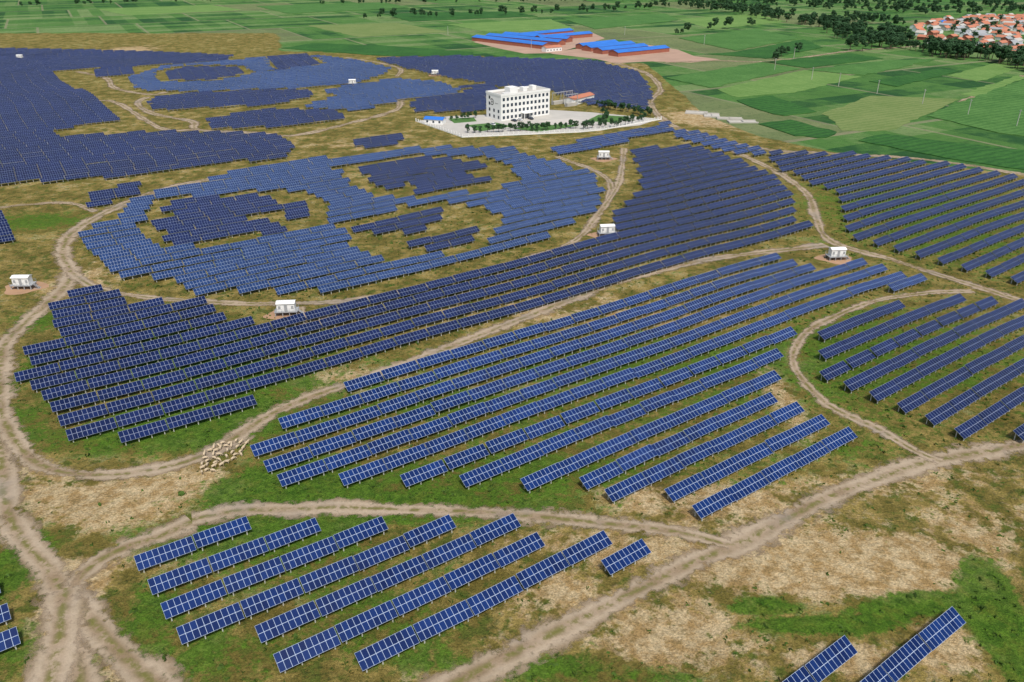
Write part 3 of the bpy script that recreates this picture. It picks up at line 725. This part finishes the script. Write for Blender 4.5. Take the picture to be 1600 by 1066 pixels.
# distant belts as one mass
cv=[np.array(t[2].v) for t in TR]; VV=[];FF=[];n0=0
far=pts_in([(1000,6),(1180,10),(1300,18),(1420,24),(1640,26),(1640,10),(1300,2),(1000,-6)],330)+pts_in([(1010,-4),(1700,-4),(1700,-9),(700,-9)],200)+pts_in([(1050,10),(1170,16),(1230,28),(1160,26)],90)+pts_in([(1300,30),(1420,34),(1430,42),(1320,38)],40)
for line,n in (([(560,30),(900,22)],26),([(900,22),(1050,12)],22),([(1000,62),(1180,40)],10),([(500,8),(1000,2)],50),([(0,12),(420,2)],25)):
    A,B=[np.array(q) for q in GP(line)]
    far+= [tuple(A+(B-A)*random.random()+rng.normal(0,3,2)) for _ in range(n)]
for x,y in far:
    k=random.randrange(5); a=random.uniform(0,6.28); s=random.uniform(.7,1.5); c=cv[k]*s
    VV.append(np.stack([c[:,0]*math.cos(a)-c[:,1]*math.sin(a)+x,c[:,0]*math.sin(a)+c[:,1]*math.cos(a)+y,c[:,2]],-1)); f=np.array(TR[k][2].f)+n0; FF.append(f); n0+=len(c)
VV=np.vstack(VV);FF=np.vstack(FF)
me=bpy.data.meshes.new('distant_woodland'); me.vertices.add(len(VV)); me.vertices.foreach_set('co',VV.astype(np.float32).ravel()); me.loops.add(FF.size); me.loops.foreach_set('vertex_index',FF.astype(np.int32).ravel())
me.polygons.add(len(FF)); me.polygons.foreach_set('loop_start',np.arange(0,FF.size,5,dtype=np.int32)); me.update(calc_edges=True); me.materials.append(M_LEAF)
me.polygons.foreach_set('use_smooth',np.zeros(len(FF),bool))
obj('distant_woodland',me,kind='stuff',label='far belts of dark green trees beyond the fields',category='trees')

# ------------------------------------------------------------------ poles
b=MB(); b.box(-.16,.16,-.16,.16,-.5,10); pm=b.mesh('pole_shaft',[M_CONC]); b=MB(); b.box(-1.1,1.1,-.08,.08,9.2,9.35)
for X in (-1,0,1): b.box(X-.06,X+.06,-.06,.06,9.35,9.7)
cm=b.mesh('crossarm',[M_GREY])
for u,v in [(1210,110),(1268,125),(1310,135),(1370,147),(1441,163),(1512,180),(1588,198),(1240,92),(830,78),(1100,70),(700,55),(1380,60),(976,55)]:
    x,y=G(u,v); o=empty('utility_pole',(x,y,0),ROT+1.2,label='slim pale concrete utility pole standing in a field',category='utility pole',group='utility poles across the fields')
    obj('pole_shaft',pm,parent=o); obj('crossarm',cm,parent=o)

# ------------------------------------------------------------------ sheep
def sheep(graze):
    J=[];Ed=[];R=[]
    def a(p,r,par=None):
        J.append(p);R.append(r)
        if par is not None: Ed.append((par,len(J)-1))
        return len(J)-1
    pel=a((-.38,0,.68),.22); mid=a((0,0,.66),.26,pel); ch=a((.36,0,.68),.22,mid)
    if graze: nk=a((.58,0,.52),.11,ch); hd=a((.74,0,.22),.09,nk); mz=a((.8,0,.08),.05,hd)
    else: nk=a((.56,0,.86),.11,ch); hd=a((.7,0,1.0),.09,nk); mz=a((.86,0,.92),.05,hd)
    tl=a((-.6,0,.62),.05,pel)
    for s in (-1,1):
        k=a((.34,.13*s,.42),.07,ch); k2=a((.36,.13*s,.24),.04,k); a((.34,.13*s,.0),.035,k2)
        k=a((-.34,.13*s,.45),.09,pel); k2=a((-.46,.13*s,.25),.045,k); a((-.42,.13*s,.0),.035,k2)
        e=a((hd and J[hd][0]-.02,.14*s,J[hd][2]+.03),.03,hd)
    me=bpy.data.meshes.new('s'); me.from_pydata(J,Ed,[]); o=bpy.data.objects.new('s',me); COL.objects.link(o)
    o.modifiers.new('k','SKIN'); o.modifiers.new('u','SUBSURF').levels=1
    for i,r in enumerate(R): me.skin_vertices[0].data[i].radius=(r,r)
    me.skin_vertices[0].data[0].use_root=True
    dg=bpy.context.evaluated_depsgraph_get(); dg.update(); m2=bpy.data.meshes.new_from_object(o.evaluated_get(dg))
    bpy.data.objects.remove(o); m2.name='sheep'; m2.materials.clear(); m2.materials.append(M_WOOL)
    return m2
SH=[sheep(True),sheep(False)]
pl=[]
for x,y in pts_in([(312,742),(318,712),(352,690),(388,692),(384,712),(352,726),(335,738)],400):
    if all(math.hypot(x-a,y-c)>1.1 for a,c in pl): pl.append((x,y))
    if len(pl)>=90: break
for x,y in pl:
    g=random.random()<.6
    o=obj('sheep',SH[0 if g else 1],(x,y,float(hgt(x,y))+.05),random.gauss(.7,.8),label='cream woolly sheep grazing in a tight flock on dirt' if g else 'cream woolly sheep standing in a tight flock on dirt',category='sheep',group='flock of sheep')

# ------------------------------------------------------------------ light, world, camera
el,az=math.radians(58),math.radians(165)   # azimuth clockwise from +Y
w=bpy.data.worlds.new('World'); scene.world=w; w.use_nodes=True
sk=w.node_tree.nodes.new('ShaderNodeTexSky'); sk.sky_type='NISHITA'; sk.sun_disc=False; sk.sun_elevation=el; sk.sun_rotation=az; sk.dust_density=3; sk.air_density=1.2
bg=w.node_tree.nodes['Background']; bg.inputs[1].default_value=.125; w.node_tree.links.new(sk.outputs[0],bg.inputs[0])
ld=bpy.data.lights.new('sun','SUN'); ld.energy=3.5; ld.angle=math.radians(7); ld.color=(1,.95,.87)
lo=bpy.data.objects.new('sun',ld); COL.objects.link(lo)
dirv=Vector((math.sin(az)*math.cos(el),math.cos(az)*math.cos(el),math.sin(el)))
lo.rotation_euler=dirv.to_track_quat('Z','Y').to_euler()
cd=bpy.data.cameras.new('camera'); cd.sensor_width=36; cd.lens=36*FPX/1600; cd.clip_start=1; cd.clip_end=20000
co=bpy.data.objects.new('camera',cd); COL.objects.link(co); co.location=(0,0,CAMH); co.rotation_euler=(math.pi/2-PITCH,0,0)
scene.camera=co
scene.view_settings.view_transform='Standard'; scene.view_settings.look='None'; scene.view_settings.exposure=0
